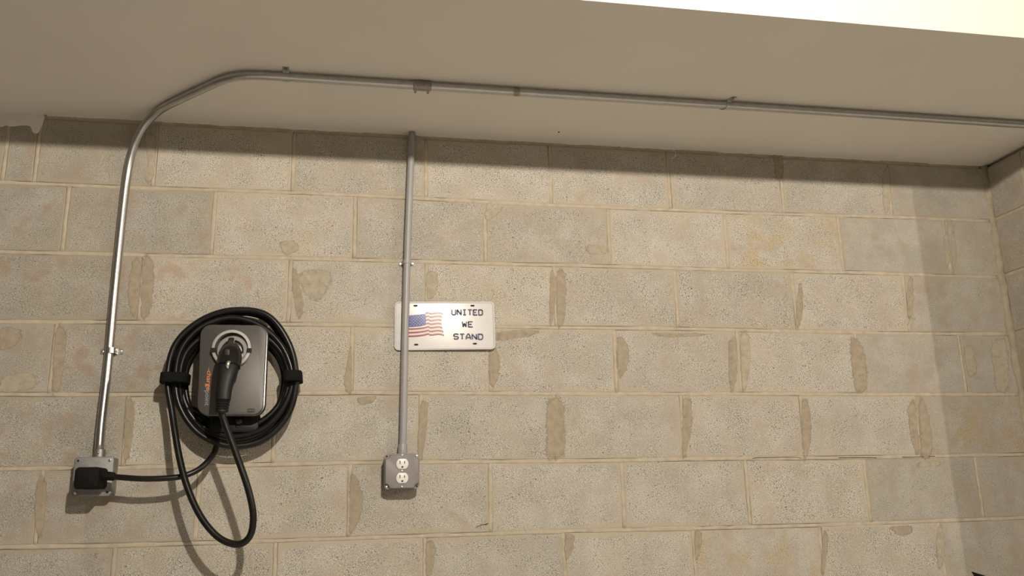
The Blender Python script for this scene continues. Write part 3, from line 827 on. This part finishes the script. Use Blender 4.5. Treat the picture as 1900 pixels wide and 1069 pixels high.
tp = A(500, 303, FD+.040); mk('latch', loftpath([(A(500, 299, FD+.018), .0085, .0045), (A(499, 305, FD+.045), .0085, .0050), (A(488, 360, FD+.078), .0080, .0055), (A(482, 392, FD+.092), .0075, .0050), (A(478, 410, FD+.094), .0060, .0030)], 3.0), M['gun'], gun, True, 50)
bu = A(470, 385, FD+.096); mk('release_button', prism(rrect(bu.x, bu.z, 0.017, 0.024, 0.006), bu.y+.006, bu.y-.001, .002), M['gunmat'], gun, True, 40)
rv = A(478, 452, FD+.109); mk('lock_pin', loftpath([(rv+Vector((.002, .004, .007)), .0040, .003), (rv+Vector((0, 0, .002)), .0048, .0042), (rv+Vector((-.001, 0, -.006)), .0046, .004), (rv+Vector((-.001, .003, -.010)), .003, .003)], 2.2), M['screw'], gun, True, 60)
sr = []
for k in range(19):
    t = k/18; w_ = (0.0200-0.0030*t)*(1.0 if (k % 4) < 2 else 0.86) if k < 15 else 0.0165
    p = A(446, 668, FD+.100).lerp(A(438, 748, FD+.092), t); sr.append((p, w_, w_*.92))
mk('strain_relief', loftpath(sr, 2.2), M['gunmat'], gun, True, 35)
# charging cable: from the connector through a hanging loop into the coil
RK = 0.0088
cen = (503, 545)
hang = [A(438, 742, .210), A(452, 800, .206), A(490, 930, .202), at(441, 850, -.202), at(456, 893, -.202), at(466, 930, -.200), at(470, 962, -.197), at(465, 992, -.192), at(450, 1008, -.187), at(430, 1009, -.182), at(405, 997, -.175), at(380, 970, -.165), at(360, 935, -.152), at(344, 893, -.138), at(333, 850, -.122), at(325, 805, -.106), at(319, 765, -.092)]
del hang[2]
turns = [  # left, top, right, bottom as close-up pixels, depth
 (102, 128, 898, 960, .080), (146, 168, 872, 905, .072), (190, 236, 842, 856, .060), (118, 140, 886, 940, .054), (165, 190, 850, 958, .040), (212, 262, 826, 892, .034), (130, 152, 880, 968, .036), (180, 225, 856, 925, .066)]
coilp = []
for ti, (l, t, r_, b2, d) in enumerate(turns):
    nx = turns[min(ti+1, len(turns)-1)]
    for k in range(12):
        a = math.pi-2*math.pi*k/12           # start at the left, run over the top to the right
        f_ = k/12
        L_, T_, R_, B_, D_ = [p0+(p1-p0)*max(0, (f_-.75)*4) for p0, p1 in zip((l, t, r_, b2, d), nx)]
        ex = (cen[0]-L_) if math.cos(a) < 0 else (R_-cen[0]); ez = (cen[1]-T_) if math.sin(a) > 0 else (B_-cen[1])
        wob = 1+0.010*math.sin(3*a+ti*1.7)+0.008*math.sin(5*a+ti)
        dd = D_+0.004*math.sin(2*a+ti*2.1)
        if ti in (0, 3, 6): wob += .10*math.exp(-((a-1.05)/.42)**2)+.05*math.exp(-((a+.7)/.4)**2)
        coilp.append(A(cen[0]+ex*wob*math.cos(a), cen[1]-ez*wob*math.sin(a), dd))
endp = [A(300, 760, .040), A(420, 880, .045), A(500, 880, .050), A(545, 830, .075)]
cable = catmull(hang+coilp[0:]+endp, 7)
mk('charging_cable', tube(cable, RK, 12), M['rubber'], ch, True)
# hook-and-loop straps round the bundle
def band(cx, cy, d, wx, wd, h, tilt):
    c = A(cx, cy, d); rings = []
    for dz, s in ((-h/2, .97), (-h/2+.001, 1), (h/2-.001, 1), (h/2, .97)):
        rr = []
        for j in range(28):
            a = 2*math.pi*j/28; ca, sa = math.cos(a), math.sin(a)
            x = wx*s*math.copysign(abs(ca)**.6, ca); y = wd*s*math.copysign(abs(sa)**.6, sa)
            rr.append((c.x+x+dz*tilt, c.y+y, c.z+dz+x*tilt*-.3))
        rings.append(rr)
    v, f = loft(rings)
    return v, f
mk('velcro_strap', band(152, 545, .070, .0370, .046, .0270, 0.05), M['velcro'], ch, True, 40)
mk('velcro_strap', band(879, 535, .070, .0270, .046, .0290, -0.1), M['velcro'], ch, True, 40)
# power cord and plug
cord = [at(206, 884.5, -.108), at(225, 886, -.110), at(262, 888.5, -.112), at(300, 888, -.110), at(335, 884.5, -.104), at(362, 875, -.094), at(382, 860, -.078), at(396, 842, -.058), at(402, 826, -.056), at(406, 800, -.060), at(410, 785, -.066)]
mk('power_cord', tube(catmull(cord, 7), .0078, 12), M['rubber'], ch, True)
P0, P1 = at(138.5, 867, -.132), at(182, 907, -.132)
pw, ph = P1.x-P0.x, P0.z-P1.z
plug = mk('plug', prism(rrect((P0.x+P1.x)/2, (P0.z+P1.z)/2, pw, ph, .010, 6), -.0531, -.132, .007), M['plugblack'], ch, True, 35)
mk('plug_neck', tube([at(184, 882, -.106), at(196, 883, -.107), at(211, 884.5, -.108), at(214, 884.5, -.108)], [.0125, .0118, .0108, .0085], 18), M['plugblack'], plug, True, 40)
# lettering on the face, reading downwards
def word(txt, m, v_top, v_bot, u, size):
    cu = bpy.data.curves.new('txt', 'FONT'); cu.body = txt; cu.size = 1.0; cu.resolution_u = 3
    ob = bpy.data.objects.new('txt', cu); COL.objects.link(ob); bpy.context.view_layer.update()
    me = bpy.data.meshes.new_from_object(ob); vs_ = [v.co.copy() for v in me.vertices]; fs = [tuple(p.vertices) for p in me.polygons]
    bpy.data.objects.remove(ob); bpy.data.curves.remove(cu)
    xs = [v.x for v in vs_]; x0, x1 = min(xs), max(xs)
    out = []
    for v in vs_:
        t = (v.x-x0)/(x1-x0); fv = v_top+(v_bot-v_top)*t
        out.append(face(u, fv)+Vector((v.y*size, -0.0004, 0)))
    return out, fs
def fv(cy): return (768-cy)/(768-208.0)
mk('logo_lettering', word('-charge', M['orange'], fv(484), fv(620), 0.128, 0.0165), M['orange'], ch)
mk('logo_lettering', word('point', M['lilac'], fv(622), fv(712), 0.116, 0.0165), M['lilac'], ch)
lc = Vector((FW*.815, 0, FH*.050))
sk = mk('rating_sticker', prism(rrect(lc.x, lc.z, .0190, .0095, .002), .0005, -.0004, 0, fmap), M['body'], ch)
mk('sticker_print', merge(*[prism(rrect(lc.x-.0062+k*.0042, lc.z, .0028, .0050, .0008, 2), .0, -.0007, 0, fmap) for k in range(4)]), M['face'], sk)

# white hook disc behind the coil
hk = A(704, 190, .022)
hook = thing('cable_hook', 'white round cable hook on the wall, peeking out behind the top of the coil', 'hook', (hk.x, 0, hk.z-.03))
mk('mounting_disc', prism(circle(hk.x, hk.z+.001, .019, 32), 0.0, -.022, .004), M['hook'], hook, True, 40)
mk('peg', rod((hk.x, -.02, hk.z), (hk.x, -.026, hk.z), .008, 18, .003), M['hook'], hook, True, 40)

# ------------------------------------------------------------------ dark pointed thing at the lower right corner
tip = at(1803, 1061, -.25)
bt_ = thing('pointed_blade', 'black pointed tip of a tool poking up at the lower right corner', 'tool', (tip.x+.05, -.25, 0))
e1 = at(1826, 1068, -.25)-tip; e2 = at(1808, 1069, -.25)-tip
e1 = e1.normalized(); e2 = e2.normalized()
tri = [tip, tip+e2*.16, tip+e2*.17+e1*.06, tip+e1*.20+e2*.04, tip+e1*.20]
pl = [(p.x, p.z) for p in tri]
mk('blade', prism(pl, -.248, -.254, .001), M['plugblack'], bt_)
sh0 = tip+e1*.14+e2*.08
mk('shaft', rod((sh0.x, -.251, 0.0), (sh0.x, -.251, sh0.z), .012, 14), M['plugblack'], bt_, True, 40)
